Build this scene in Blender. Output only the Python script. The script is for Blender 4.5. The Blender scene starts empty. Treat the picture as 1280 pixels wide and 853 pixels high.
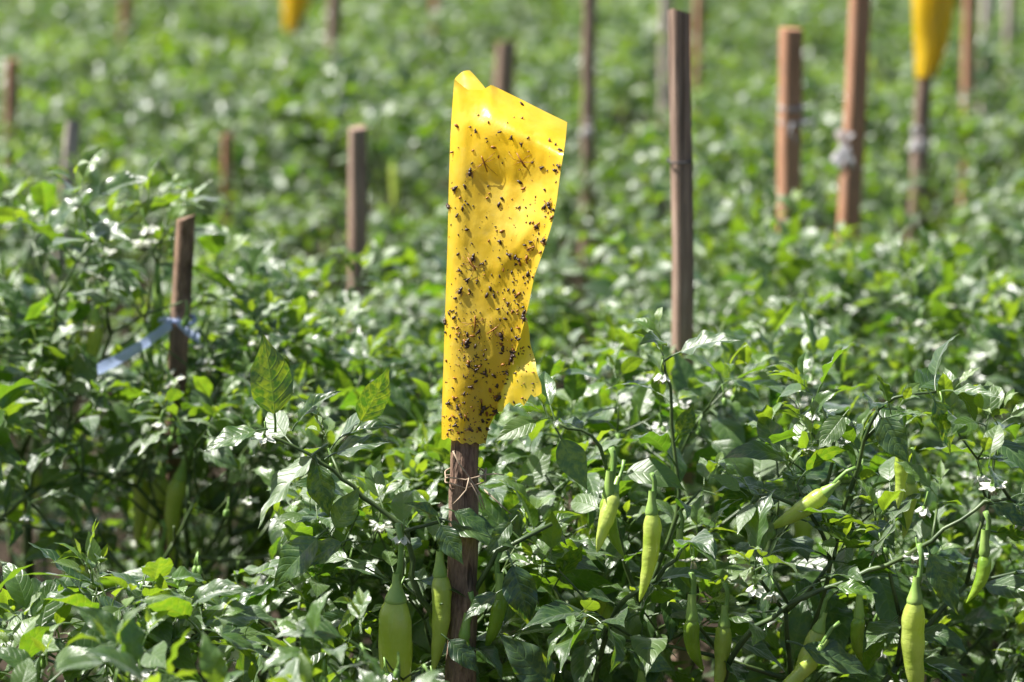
import bpy, bmesh, math, random
import numpy as np
from mathutils import Vector, Matrix, noise

# ------------------------------------------------------------------ camera, world, sun, exposure
SC = bpy.context.scene
COL = SC.collection
R = math.radians
PITCH = R(10.8)
CAM = Vector((0.0, -2.73, 1.25))
FPX = 3556.0                                    # focal length in photo pixels (100 mm on 36 mm, 1280 px)
cd = bpy.data.cameras.new('camera')
cd.lens = 100; cd.sensor_width = 36; cd.clip_start = 0.05; cd.clip_end = 2000
cd.dof.use_dof = True; cd.dof.focus_distance = 2.78; cd.dof.aperture_fstop = 4.1
cd.dof.aperture_blades = 0
cam = bpy.data.objects.new('camera', cd); COL.objects.link(cam)
cam.location = CAM; cam.rotation_euler = (math.pi/2 - PITCH, 0, 0)
SC.camera = cam

SUN = Vector((-0.56, 0.03, 0.82)).normalized()  # towards the sun: high, from the left
w = bpy.data.worlds.new('World'); SC.world = w; w.use_nodes = True
nt = w.node_tree
sky = nt.nodes.new('ShaderNodeTexSky'); sky.sky_type = 'NISHITA'; sky.sun_disc = False
sky.sun_elevation = math.asin(SUN.z); sky.sun_rotation = math.atan2(SUN.x, SUN.y)
sky.dust_density = 2.0
nt.links.new(sky.outputs[0], nt.nodes['Background'].inputs[0])
nt.nodes['Background'].inputs[1].default_value = 0.052
sl = bpy.data.lights.new('sun', 'SUN'); sl.energy = 5.0; sl.angle = R(0.5); sl.color = (1.0, 0.965, 0.91)
so = bpy.data.objects.new('sun', sl); COL.objects.link(so)
so.rotation_euler = (-SUN).to_track_quat('-Z', 'Y').to_euler()
SC.view_settings.view_transform = 'Standard'; SC.view_settings.look = 'None'
SC.view_settings.exposure = 1.3; SC.view_settings.gamma = 1.0
SC.render.engine = 'CYCLES'
SC.cycles.use_denoising = True
SC.cycles.max_bounces = 7; SC.cycles.transmission_bounces = 5; SC.cycles.diffuse_bounces = 4; SC.cycles.glossy_bounces = 3
SC.cycles.sample_clamp_indirect = 6

FWD = Vector((0, math.cos(PITCH), -math.sin(PITCH))); UP = Vector((0, math.sin(PITCH), math.cos(PITCH)))
def at(px, py, Y):                              # the point of the vertical plane y = Y seen at photo pixel (px, py)
    d = FWD + Vector((1, 0, 0))*((px-640)/FPX) + UP*((426.5-py)/FPX)
    return CAM + d*((Y-CAM.y)/d.y)
def ground_y(py, z):                            # how far the level z lies that is seen on pixel row py
    a = PITCH + math.atan((py-426.5)/FPX)
    return CAM.y + (CAM.z-z)/math.tan(a)

# ------------------------------------------------------------------ helpers
def props(o, label=None, cat=None, group=None, kind=None):
    if label: o['label'] = label
    if cat: o['category'] = cat
    if group: o['group'] = group
    if kind: o['kind'] = kind
    return o
def empty(name, loc, label=None, cat=None, group=None):
    o = bpy.data.objects.new(name, None); COL.objects.link(o); o.location = loc
    o.empty_display_size = .05
    return props(o, label, cat, group)
def link(name, me, parent=None, mat=None):
    o = bpy.data.objects.new(name, me); COL.objects.link(o)
    if parent: o.parent = parent
    if mat is not None: o.matrix_basis = mat
    return o
class MB:
    """gathers vertices and faces (with uv) into one mesh"""
    def __init__(s): s.v = []; s.f = []; s.uv = []; s.m = []
    def tube(s, pts, rad, n=6, cap=True, mi=0):
        pts = [Vector(p) for p in pts]; b = len(s.v); k = len(pts)
        t = (pts[1]-pts[0]).normalized()
        x = t.orthogonal().normalized()
        for i, p in enumerate(pts):
            tt = (pts[min(i+1, k-1)]-pts[max(i-1, 0)]).normalized()
            x = (x - tt*x.dot(tt)); x = x.normalized() if x.length > 1e-6 else tt.orthogonal().normalized()
            y = tt.cross(x); r = rad[i] if hasattr(rad, '__len__') else rad
            for j in range(n):
                a = 2*math.pi*j/n
                s.v.append(p + x*(math.cos(a)*r) + y*(math.sin(a)*r))
        for i in range(k-1):
            for j in range(n):
                a, c = b+i*n+j, b+i*n+(j+1) % n
                s.f.append((a, c, c+n, a+n)); s.uv.append(((j/n, i/(k-1)), ((j+1)/n, i/(k-1)), ((j+1)/n, (i+1)/(k-1)), (j/n, (i+1)/(k-1)))); s.m.append(mi)
        if cap:
            for e, q in ((b, 1), (b+(k-1)*n, 0)):
                f = [e+j for j in range(n)]
                if q: f.reverse()
                s.f.append(tuple(f)); s.uv.append(tuple((.5, 1-q) for _ in f)); s.m.append(mi)
    def grid(s, P, U=None, mi=0, flip=False):
        n, m = len(P), len(P[0]); b = len(s.v)
        for row in P: s.v.extend(Vector(p) for p in row)
        for i in range(n-1):
            for j in range(m-1):
                q = [(i, j), (i, j+1), (i+1, j+1), (i+1, j)]
                if flip: q.reverse()
                s.f.append(tuple(b+a*m+c for a, c in q)); s.m.append(mi)
                s.uv.append(tuple((U[a][c] if U else (c/(m-1), a/(n-1))) for a, c in q))
    def mesh(s, name, mats, smooth=True):
        me = bpy.data.meshes.new(name)
        me.from_pydata([tuple(v) for v in s.v], [], s.f)
        u = me.uv_layers.new(name='uv')
        u.data.foreach_set('uv', [c for f in s.uv for p in f for c in p])
        for m in (mats if isinstance(mats, (list, tuple)) else [mats]): me.materials.append(m)
        me.polygons.foreach_set('material_index', s.m)
        me.polygons.foreach_set('use_smooth', [smooth]*len(s.f))
        me.update()
        return me

# ------------------------------------------------------------------ materials
class NT:
    def __init__(s, name):
        s.mat = bpy.data.materials.new(name); s.mat.use_nodes = True
        s.t = s.mat.node_tree; s.t.nodes.clear()
    def n(s, typ, **kw):
        o = s.t.nodes.new('ShaderNode'+typ)
        for k, v in kw.items(): setattr(o, k, v)
        return o
    def set(s, sock, v):
        if hasattr(v, 'is_output'): s.t.links.new(v, sock)
        elif v is not None: sock.default_value = v
    def math(s, op, a, b=None, c=None, clamp=False):
        o = s.n('Math', operation=op, use_clamp=clamp)
        for i, v in enumerate((a, b, c)):
            if v is not None: s.set(o.inputs[i], v)
        return o.outputs[0]
    def mix(s, f, a, b, blend='MIX'):
        o = s.n('Mix', data_type='RGBA', blend_type=blend)
        s.set(o.inputs[0], f); s.set(o.inputs[6], a); s.set(o.inputs[7], b)
        return o.outputs[2]
    def noise(s, vec, scale, detail=2, rough=.5):
        o = s.n('TexNoise'); s.set(o.inputs['Vector'], vec); o.inputs['Scale'].default_value = scale
        o.inputs['Detail'].default_value = detail; o.inputs['Roughness'].default_value = rough
        return o.outputs[0]
    def ramp(s, f, stops):
        o = s.n('ValToRGB'); s.set(o.inputs[0], f); e = o.color_ramp.elements
        while len(e) < len(stops): e.new(.5)
        for el, (p, c) in zip(e, stops): el.position = p; el.color = c if hasattr(c, '__len__') else (c, c, c, 1)
        return o.outputs[0]
    def bump(s, h, strength, dist):
        o = s.n('Bump'); s.set(o.inputs['Height'], h); o.inputs['Strength'].default_value = strength; o.inputs['Distance'].default_value = dist
        return o.outputs[0]
    def out(s, sh):
        o = s.n('OutputMaterial'); s.t.links.new(sh, o.inputs[0]); return s.mat
def rgb(r, g, b): return (r, g, b, 1)

def leaf_material(name, per_object):
    m = NT(name)
    uv = m.n('UVMap').outputs[0]
    sx = m.n('SeparateXYZ'); m.set(sx.inputs[0], uv)
    s = m.math('ABSOLUTE', m.math('MULTIPLY_ADD', sx.outputs[0], 2.0, -1.0)); v = sx.outputs[1]
    if per_object:
        tone = m.n('Attribute', attribute_type='OBJECT', attribute_name='tone').outputs['Fac']
        rnd = m.n('ObjectInfo').outputs['Random']
    else:
        tone = m.n('Attribute', attribute_type='GEOMETRY', attribute_name='tone').outputs['Fac']
        rnd = m.n('Attribute', attribute_type='GEOMETRY', attribute_name='rnd').outputs['Fac']
    # veins: midrib plus seven curved side veins
    ph = m.math('SUBTRACT', m.math('MULTIPLY', v, 7.5), m.math('MULTIPLY', m.math('POWER', s, 1.3), 1.7))
    tri = m.math('PINGPONG', ph, 0.5)
    side = m.math('SMOOTH_MIN', m.math('MULTIPLY', tri, 7.0), 1.0, .3, clamp=True)
    mid = m.math('MULTIPLY', s, 11.0, clamp=True)
    vein = m.math('SUBTRACT', 1.0, m.math('MINIMUM', side, mid))
    oc = m.n('TexCoord').outputs['Object']
    off = m.n('VectorMath', operation='MULTIPLY_ADD')
    cx = m.n('CombineXYZ'); m.set(cx.inputs[0], sx.outputs[0]); m.set(cx.inputs[1], m.math('MULTIPLY', v, 2.0)); m.set(cx.inputs[2], m.math('MULTIPLY', rnd, 40.0))
    mott = m.noise(cx.outputs[0], 4.5, 3, .6)
    mot = m.ramp(mott, [(.42, 0.0), (.62, 1.0)])
    dark = m.mix(rnd, rgb(.012, .038, .012), rgb(.024, .064, .015))
    young = m.mix(rnd, rgb(.09, .19, .018), rgb(.15, .24, .022))
    col = m.mix(tone, dark, young)
    col = m.mix(m.math('MULTIPLY', mot, .30), col, rgb(.07, .15, .02))
    col = m.mix(m.math('MULTIPLY', vein, .30), col, rgb(.13, .22, .05))
    # blister relief between the veins
    h = m.math('ADD', m.math('MULTIPLY', m.math('SUBTRACT', 1.0, vein), .7), m.math('MULTIPLY', mott, .9))
    bp = m.bump(h, .38, .0012)
    df = m.n('BsdfDiffuse'); m.set(df.inputs[0], col); m.set(df.inputs['Normal'], bp)
    tr = m.n('BsdfTranslucent')
    tcol = m.mix(tone, m.mix(rnd, rgb(.055, .21, .010), rgb(.20, .44, .014)), rgb(.54, .72, .03))
    mo = m.n('Attribute', attribute_type='OBJECT', attribute_name='mottle').outputs['Fac']
    patchy = m.math('MULTIPLY', mot, m.math('MAXIMUM', mo, m.math('MULTIPLY_ADD', m.math('SINE', m.math('MULTIPLY', rnd, 37.0)), .30, .32)))
    tcol = m.mix(m.math('MULTIPLY', mo, .75), tcol, rgb(.05, .19, .010))
    tcol = m.mix(patchy, tcol, rgb(.42, .56, .018))
    tcol = m.mix(m.math('MULTIPLY', vein, .25), tcol, rgb(.36, .50, .06))
    m.set(tr.inputs[0], tcol); m.set(tr.inputs['Normal'], bp)
    mx = m.n('MixShader'); mx.inputs[0].default_value = .38
    m.t.links.new(df.outputs[0], mx.inputs[1]); m.t.links.new(tr.outputs[0], mx.inputs[2])
    gl = m.n('BsdfGlossy'); gl.inputs[0].default_value = (1, 1, 1, 1)
    m.set(gl.inputs['Roughness'], m.math('MULTIPLY_ADD', rnd, .17, .33)); m.set(gl.inputs['Normal'], bp)
    lw = m.n('LayerWeight'); lw.inputs[0].default_value = .5; m.set(lw.inputs['Normal'], bp)
    fr = m.math('MULTIPLY_ADD', m.math('POWER', lw.outputs['Facing'], 4.5), .70, .060)
    fr = m.math('MULTIPLY', fr, m.math('MULTIPLY_ADD', m.n('NewGeometry').outputs['Backfacing'], -.6, 1.0), clamp=True)
    m2 = m.n('MixShader'); m.set(m2.inputs[0], fr)
    m.t.links.new(mx.outputs[0], m2.inputs[1]); m.t.links.new(gl.outputs[0], m2.inputs[2])
    return m.out(m2.outputs[0])
M_LEAF = leaf_material('chilli_leaf', True)
M_FOLIAGE = leaf_material('chilli_foliage', False)

def simple(name, c1, c2, scale=20, rough=.5, spec=.5, bump=.0, bdist=.002, trans=None, tf=.3):
    m = NT(name); oc = m.n('TexCoord').outputs['Object']
    nz = m.noise(oc, scale, 3)
    p = m.n('BsdfPrincipled')
    m.set(p.inputs['Base Color'], m.mix(m.ramp(nz, [(.35, 0.), (.65, 1.)]), c1, c2))
    p.inputs['Roughness'].default_value = rough; p.inputs['Specular IOR Level'].default_value = spec
    if bump: m.set(p.inputs['Normal'], m.bump(nz, bump, bdist))
    if trans is None: return m.out(p.outputs[0])
    tr = m.n('BsdfTranslucent'); tr.inputs[0].default_value = trans
    mx = m.n('MixShader'); mx.inputs[0].default_value = tf
    m.t.links.new(p.outputs[0], mx.inputs[1]); m.t.links.new(tr.outputs[0], mx.inputs[2])
    return m.out(mx.outputs[0])
M_STEM = simple('green_stem', rgb(.030, .060, .016), rgb(.085, .13, .035), 45, .45, .5)
M_PED = simple('green_fruit_stalk', rgb(.14, .26, .05), rgb(.20, .33, .08), 60, .4, .5)
def pepper_material(name, c1, c2, c3, tc):
    m = NT(name); oc = m.n('TexCoord').outputs['Object']; rnd = m.n('ObjectInfo').outputs['Random']
    cv = m.n('VectorMath', operation='ADD'); m.set(cv.inputs[0], oc); m.set(cv.inputs[1], m.math('MULTIPLY', rnd, 3.0))
    mp = m.n('Mapping'); m.set(mp.inputs[0], cv.outputs[0]); mp.inputs['Scale'].default_value = (1, 1, .22)
    streak = m.noise(mp.outputs[0], 130, 4, .6); big = m.noise(cv.outputs[0], 38, 3, .55); fine = m.noise(cv.outputs[0], 420, 2, .5)
    m2 = m.n('Mapping'); m.set(m2.inputs[0], cv.outputs[0]); m2.inputs['Scale'].default_value = (.35, .35, 1)
    wr = m.noise(m2.outputs[0], 190, 3, .6)
    col = m.mix(m.ramp(big, [(.36, 0.), (.66, 1.)]), c1, c2)
    col = m.mix(m.math('MULTIPLY', m.ramp(streak, [(.5, 0.), (.75, 1.)]), .5), col, c3)
    col = m.mix(m.ramp(fine, [(.70, 0.), (.78, .45)]), col, rgb(.30, .30, .10))
    p = m.n('BsdfPrincipled'); m.set(p.inputs['Base Color'], col)
    m.set(p.inputs['Roughness'], m.math('MULTIPLY_ADD', streak, .25, .14)); p.inputs['Specular IOR Level'].default_value = .6; p.inputs['Coat Weight'].default_value = .5; p.inputs['Coat Roughness'].default_value = .10
    m.set(p.inputs['Normal'], m.bump(m.math('ADD', m.math('MULTIPLY', wr, 1.0), m.math('MULTIPLY', streak, .6)), .42, .0022))
    tr = m.n('BsdfTranslucent'); tr.inputs[0].default_value = tc
    mx = m.n('MixShader'); mx.inputs[0].default_value = .34
    m.t.links.new(p.outputs[0], mx.inputs[1]); m.t.links.new(tr.outputs[0], mx.inputs[2])
    return m.out(mx.outputs[0])
M_PEP = pepper_material('pale_green_pepper', rgb(.42, .55, .07), rgb(.58, .66, .16), rgb(.27, .45, .04), rgb(.66, .76, .12))
M_PEPD = pepper_material('green_pepper', rgb(.20, .36, .03), rgb(.34, .48, .05), rgb(.12, .27, .02), rgb(.5, .66, .06))
M_CAL = simple('pale_calyx', rgb(.22, .36, .07), rgb(.32, .45, .11), 60, .4, .5, .3, .001)
M_PETAL = simple('white_petal', rgb(.80, .80, .74), rgb(.84, .84, .80), 40, .5, .3, 0, 0, rgb(.85, .86, .72), .4)
M_ANTHER = simple('grey_anther', rgb(.30, .32, .25), rgb(.42, .40, .18), 200, .6)
M_SOIL = simple('dark_soil', rgb(.022, .016, .011), rgb(.05, .036, .025), 22, .95, .2, .9, .02)
M_TWINE = simple('pale_twine', rgb(.30, .22, .15), rgb(.46, .36, .26), 90, .85, .2, .6, .001)
M_WHITE = simple('white_plastic_tie', rgb(.46, .44, .44), rgb(.74, .73, .74), 60, .35, .5, .3, .002, rgb(.8, .8, .85), .4)
M_BLUE = simple('pale_blue_plastic', rgb(.40, .47, .70), rgb(.60, .67, .86), 50, .35, .5, .4, .002, rgb(.45, .55, .85), .35)
M_WIRE = simple('dark_wire', rgb(.03, .03, .035), rgb(.06, .06, .065), 50, .6)
M_BUG = simple('insect_body', rgb(.020, .013, .009), rgb(.080, .038, .016), 700, .45, .5)
M_BUGB = simple('insect_brown', rgb(.22, .075, .010), rgb(.34, .15, .02), 400, .5, .5)
M_WING = simple('insect_wing', rgb(.30, .20, .06), rgb(.45, .33, .12), 200, .3, .5, 0, 0, rgb(.5, .35, .1), .5)

def wood(name, c1, c2, c3, bark=False):
    m = NT(name); oc = m.n('TexCoord').outputs['Object']
    mp = m.n('Mapping'); m.set(mp.inputs[0], oc)
    mp.inputs['Scale'].default_value = (1, 1, .05 if not bark else .22)
    rnd = m.n('ObjectInfo').outputs['Random']
    cv = m.n('CombineXYZ'); 
    for i in range(3): m.set(cv.inputs[i], m.math('MULTIPLY', rnd, 7.0))
    m.t.links.new(cv.outputs[0], mp.inputs['Location'])
    g = m.noise(mp.outputs[0], 260 if not bark else 190, 4, .65)
    big = m.noise(oc, 14, 3, .6)
    col = m.mix(m.ramp(g, [(.34, 0.), (.66, 1.)]), c1, c2)
    col = m.mix(m.ramp(big, [(.45, 0.), (.7, .75)]), col, c3)
    p = m.n('BsdfPrincipled'); m.set(p.inputs['Base Color'], col)
    p.inputs['Roughness'].default_value = .8; p.inputs['Specular IOR Level'].default_value = .25
    m3 = m.n('Mapping'); m.set(m3.inputs[0], oc); m3.inputs['Scale'].default_value = (1, 1, .02 if not bark else .12); m.t.links.new(cv.outputs[0], m3.inputs['Location'])
    crack = m.ramp(m.noise(m3.outputs[0], 150 if not bark else 110, 2, .5), [(.30, 1.), (.40, 0.)])
    blot = m.ramp(m.noise(oc, 7, 4, .7), [(.52, 0.), (.70, 1.)])
    col = m.mix(m.math('MULTIPLY', crack, .7), col, rgb(.035, .024, .018))
    col = m.mix(m.math('MULTIPLY', blot, .45), col, rgb(.075, .058, .048))
    m.set(p.inputs['Base Color'], col)
    hh = m.math('SUBTRACT', g, m.math('MULTIPLY', crack, .9))
    m.set(p.inputs['Normal'], m.bump(hh, .95 if bark else .7, .005 if bark else .0022))
    return m.out(p.outputs[0])
M_BARK = wood('rough_bark_wood', rgb(.10, .055, .038), rgb(.33, .215, .15), rgb(.22, .155, .12), True)
M_WGREY = wood('weathered_grey_wood', rgb(.20, .135, .10), rgb(.37, .265, .205), rgb(.31, .20, .145))
M_WRED = wood('reddish_sawn_wood', rgb(.33, .165, .095), rgb(.48, .26, .16), rgb(.40, .23, .15))
M_WPALE = wood('pale_grey_wood', rgb(.38, .32, .29), rgb(.50, .43, .39), rgb(.34, .26, .22))

def trap_material(name, c1, c2, tc, tf):
    m = NT(name); oc = m.n('TexCoord').outputs['Object']
    a = m.noise(oc, 26, 4, .6); b = m.noise(oc, 160, 3, .6)
    mp = m.n('Mapping'); m.set(mp.inputs[0], oc); mp.inputs['Scale'].default_value = (1, 1, .18)
    drip = m.noise(mp.outputs[0], 120, 3, .5)
    col = m.mix(m.ramp(a, [(.4, 0.), (.68, 1.)]), c1, c2)
    col = m.mix(m.math('MULTIPLY', m.ramp(drip, [(.55, 0.), (.75, 1.)]), .35), col, rgb(.80, .46, .012))
    cr = m.n('TexVoronoi'); m.set(cr.inputs['Vector'], oc); cr.inputs['Scale'].default_value = 42; cr.feature = 'SMOOTH_F1'
    scuff = m.noise(oc, 60, 5, .75)
    col = m.mix(m.math('MULTIPLY', m.ramp(scuff, [(.56, 0.), (.72, 1.)]), .45), col, rgb(.92, .76, .22))
    dirt = m.ramp(m.noise(oc, 240, 3, .7), [(.66, 0.), (.74, 1.)])
    col = m.mix(m.math('MULTIPLY', dirt, .4), col, rgb(.45, .26, .03))
    p = m.n('BsdfPrincipled'); m.set(p.inputs['Base Color'], col)
    m.set(p.inputs['Roughness'], m.math('MULTIPLY_ADD', scuff, .35, .18)); p.inputs['Specular IOR Level'].default_value = .5
    p.inputs['Coat Weight'].default_value = 1.0; p.inputs['Coat Roughness'].default_value = .42; p.inputs['Coat IOR'].default_value = 1.55
    h = m.math('ADD', m.math('ADD', m.math('MULTIPLY', drip, .5), m.math('MULTIPLY', b, .35)), m.math('MULTIPLY', cr.outputs['Distance'], 1.6))
    bp = m.bump(h, .40, .0022); m.set(p.inputs['Normal'], bp); m.set(p.inputs['Coat Normal'], bp)
    tr = m.n('BsdfTranslucent'); tr.inputs[0].default_value = tc
    mx = m.n('MixShader'); mx.inputs[0].default_value = tf
    m.t.links.new(p.outputs[0], mx.inputs[1]); m.t.links.new(tr.outputs[0], mx.inputs[2])
    return m.out(mx.outputs[0])
M_TRAP = trap_material('yellow_sticky_film', rgb(.95, .64, .022), rgb(.95, .71, .08), rgb(1.0, .85, .07), .50)
M_TRAPF = trap_material('yellow_film_far', rgb(.92, .60, .014), rgb(.94, .64, .025), rgb(1.0, .78, .03), .5)

# ------------------------------------------------------------------ ground
def build_ground():
    xs = [-900, -300, -80, -30, -12] + [x*.16 for x in range(-40, 41)] + [12, 30, 80, 300, 900]
    ys = [-60, -20, -8] + [-4+y*.14 for y in range(0, 130)] + [22, 40, 90, 300, 1200]
    P = []
    for y in ys:
        row = []
        for x in xs:
            near = abs(x) < 7 and -4 <= y < 15
            z = 0.0
            if near:
                z = .05*math.sin((y-.05)/.55*2*math.pi+math.pi/2) + .035*noise.noise(Vector((x*3, y*3, 0))) + .03*noise.noise(Vector((x*9, y*9, 3)))-.04
            row.append((x, y, z))
        P.append(row)
    mb = MB(); mb.grid(P)
    o = link('soil_ground', mb.mesh('soil_ground', M_SOIL)); props(o, 'dark bare soil under the chilli rows', kind='structure')
build_ground()

# ------------------------------------------------------------------ leaves
PROF = [(0, .02), (.04, .30), (.12, .66), (.22, .90), (.33, 1.0), (.45, .965), (.57, .83), (.68, .61), (.78, .39), (.86, .215), (.93, .09), (.97, .035), (1, .004)]
def leaf_geo(rng, nv, ns, W, droop, fold, wave, twist, bend, petiole=.32):
    """blade of unit length growing along +x from a curved stalk, upper side +z"""
    mb = MB()
    # stalk
    pts = [Vector((petiole*t, 0, .05*math.sin(math.pi*t*.6))) for t in (0, .35, .7, 1.0)]
    mb.tube(pts, [.020, .016, .015, .017], 5, False)
    mb.uv = [tuple((.5, .0) for _ in f) for f in mb.f]
    p = pts[-1].copy(); th = 0.0; dirs = .0
    ph1, ph2 = rng.uniform(0, 6.28), rng.uniform(0, 6.28); fr = rng.uniform(2.2, 3.6)
    rows, U = [], []
    pv = 0
    for i in range(nv+1):
        v = i/nv; v = v**1.05
        dv = v-pv; pv = v
        th = rng_th(v, droop); yaw = bend*v
        d = Vector((math.cos(th)*math.cos(yaw), math.cos(th)*math.sin(yaw), math.sin(th)))
        p = p + d*dv
        nrm = Vector((-math.sin(th)*math.cos(yaw), -math.sin(th)*math.sin(yaw), math.cos(th)))
        sd = nrm.cross(d)
        a = twist*v
        sd2 = sd*math.cos(a)+nrm*math.sin(a); nr2 = nrm*math.cos(a)-sd*math.sin(a)
        hw = W*np.interp(v, [q[0] for q in PROF], [q[1] for q in PROF])
        row, u = [], []
        for j in range(ns+1):
            s = 2*j/ns-1; asym = 1+.06*math.sin(ph1)*(1 if s > 0 else -1)
            x = s*hw*asym*math.cos(fold*(1-.35*abs(s)))
            z = abs(s)*hw*math.sin(fold)*(1-.42*abs(s))
            z += wave*W*abs(s)**1.6*math.sin(6.283*fr*v+(ph1 if s > 0 else ph2))*min(1, 4*v)*(1-v**4)
            z += .030*W*(1-abs(2*abs(s)-1))*math.cos(6.283*(v*7.5-abs(s)**1.3*1.7))*(-1)
            row.append(p+sd2*x+nr2*z); u.append((.5+.5*s, v))
        rows.append(row); U.append(u)
    mb.grid(rows, U, flip=True)
    return mb
def rng_th(v, droop): return .10 - droop*(v**1.25)
def leaf_params(rng, young=False):
    return dict(W=rng.uniform(.195, .275) if not young else rng.uniform(.17, .22), droop=rng.uniform(.25, 1.5), fold=rng.uniform(.04, .42) if rng.random() < .85 else rng.uniform(.5, .9),
                wave=rng.uniform(.05, .20), twist=rng.uniform(-.5, .5), bend=rng.uniform(-.35, .35))
rl = random.Random(11)
NVAR = 26
PARS = [leaf_params(rl, i >= 20) for i in range(NVAR)]
HI, LO = {}, {}
for i, pr in enumerate(PARS):
    HI[i] = leaf_geo(random.Random(i), 18, 10, **pr).mesh('leaf', M_LEAF)
    mb = leaf_geo(random.Random(i), 6, 4, **pr)
    V = np.array([tuple(v) for v in mb.v]); F = np.array([f for f in mb.f]); UV = np.array(mb.uv)
    LO[i] = (V, F, UV)
for i, (wd, dr, fo, wa, tw, be) in enumerate([(.27, .15, .12, .10, .1, .10), (.22, .35, .40, .22, .3, .2), (.26, .55, .25, .15, -.3, -.15), (.19, .8, .75, .2, .2, .1)]):
    HI['set', i] = leaf_geo(random.Random(40+i), 20, 12, W=wd, droop=dr, fold=fo, wave=wa, twist=tw, bend=be, petiole=.22).mesh('leaf', M_LEAF)

# ------------------------------------------------------------------ peppers, flowers
def pepper_meshes(L, rad, bend, lump, ped, seed, mat):
    rng = random.Random(seed)
    # local origin at the top of the stalk, fruit hangs along -z
    pp = [Vector((0, 0, 0)), Vector((.004, 0, -ped*.3)), Vector((.003, 0, -ped*.7)), Vector((0, 0, -ped))]
    a = MB(); a.tube(pp, [.0030, .0026, .0028, .0042], 8)
    c = MB(); 
    prof = [(-.010, .0034), (0, .0042), (.006, .0042+(rad-.0042)*.22), (.010, .0042+(rad-.0042)*.38), (.0135, .0042+(rad-.0042)*.54), (.0160, rad*.70), (.0168, rad*.66)]
    c.tube([Vector((0, 0, -ped+.003-z)) for z, r in prof], [r for z, r in prof], 14, False)
    b = MB(); n = 30; m = 18
    e_ = [rng.uniform(-.07, .07) for _ in range(6)]
    T = [(0, .64), (.015, .72), (.045, .84), (.09, .95), (.15, 1.0), (.22, .99+e_[0]), (.34, .95+e_[1]), (.46, .90+e_[2]), (.58, .80+e_[3]), (.70, .67+e_[4]), (.82, .49+e_[5]*.6), (.91, .31), (.965, .17), (1, .02)]
    rows, U = [], []
    cx = cy = 0
    ph = [rng.uniform(0, 6.28) for _ in range(4)]
    for i in range(n+1):
        t = (i/n); t = 1-(1-t)**1.15
        r0 = rad*np.interp(t, [q[0] for q in T], [q[1] for q in T])
        x = bend*L*(t**2); y = .15*bend*L*math.sin(3*t+ph[0]); z = -ped-.0132-L*t*(1-.25*abs(bend)*t)
        row, u = [], []
        for j in range(m+1):
            an = 2*math.pi*(j % m)/m
            lu = 1+lump*(.55*math.sin(3*an+ph[1]+t*1.5)*(1-t)+1.1*noise.noise(Vector((math.cos(an)*1.1, math.sin(an)*1.1, t*9+seed*7)))+.35*math.sin(34*t+ph[3]+2*math.sin(an))*math.exp(-t*3))
            row.append((x+math.cos(an)*r0*lu, y+math.sin(an)*r0*lu, z)); u.append((j/m, t))
        rows.append(row); U.append(u)
    b.grid(rows, U, flip=True)
    return b.mesh('pepper', mat), a.mesh('stalk', M_PED), c.mesh('calyx', M_CAL)
PEP = [pepper_meshes(.090, .0120, .10, .06, .040, 1, M_PEP), pepper_meshes(.085, .0098, -.12, .05, .038, 2, M_PEP), pepper_meshes(.060, .0078, .3, .05, .034, 3, M_PEPD),
       pepper_meshes(.105, .0112, .2, .06, .042, 4, M_PEP), pepper_meshes(.050, .0068, -.35, .04, .030, 5, M_PEPD), pepper_meshes(.165, .0148, .05, .09, .058, 6, M_PEP), pepper_meshes(.100, .0100, -.15, .06, .032, 7, M_PEP), pepper_meshes(.125, .0112, .16, .05, .045, 8, M_PEP)]
def put_pepper(parent, k, loc, yaw=0, tilt=0, sc=1, name='pepper'):
    b, a, c = PEP[k]
    mt = Matrix.Translation(loc) @ Matrix.Rotation(yaw, 4, 'Z') @ Matrix.Rotation(tilt, 4, 'Y') @ Matrix.Scale(sc, 4)
    o = link(name, b, parent, mt); link('stalk', a, o); link('calyx', c, o)
    return o
def flower_mesh(seed):
    rng = random.Random(seed); mb = MB()
    mb.tube([(0, 0, 0), (.002, 0, -.008), (.001, 0, -.016)], [.0010, .0010, .0016], 5, True, 1)
    mb.tube([(.001, 0, -.015), (.001, 0, -.019)], [.002, .0034], 6, False, 1)
    op = rng.uniform(.5, 1.0)
    for k in range(6):
        a = 2*math.pi*k/6+rng.uniform(-.1, .1); ca, sa = math.cos(a), math.sin(a); rows = []
        for i in range(5):
            t = i/4; r = .0025+op*.0125*t; z = -.018-.012*t*(1.15-op)-.002*t+.004*t*t*op
            wd = .0046*(1-t)**.6*(.6+1.2*t) if t < 1 else 0
            rows.append([(.001+ca*r-sa*wd*s, sa*r+ca*wd*s, z+.0015*abs(s)) for s in (-1, 0, 1)])
        mb.grid(rows, mi=0)
    for k in range(5):
        a = 2*math.pi*k/5; mb.tube([(.001+.0015*math.cos(a), .0015*math.sin(a), -.019), (.001+.003*math.cos(a), .003*math.sin(a), -.027)], [.0006, .0011], 4, True, 2)
    return mb.mesh('flower', [M_PETAL, M_PED, M_ANTHER])
FLO = [flower_mesh(i) for i in range(4)]
def bud_mesh():
    mb = MB(); mb.tube([(0, 0, 0), (.002, 0, -.009), (.001, 0, -.016)], [.0009, .0009, .0013], 5, True)
    mb.tube([(.001, 0, -.015), (.001, 0, -.018), (.001, 0, -.022), (.001, 0, -.025)], [.0014, .0028, .0026, .0006], 6, True)
    return mb.mesh('flower_bud', M_PED)
BUD = bud_mesh()

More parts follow.
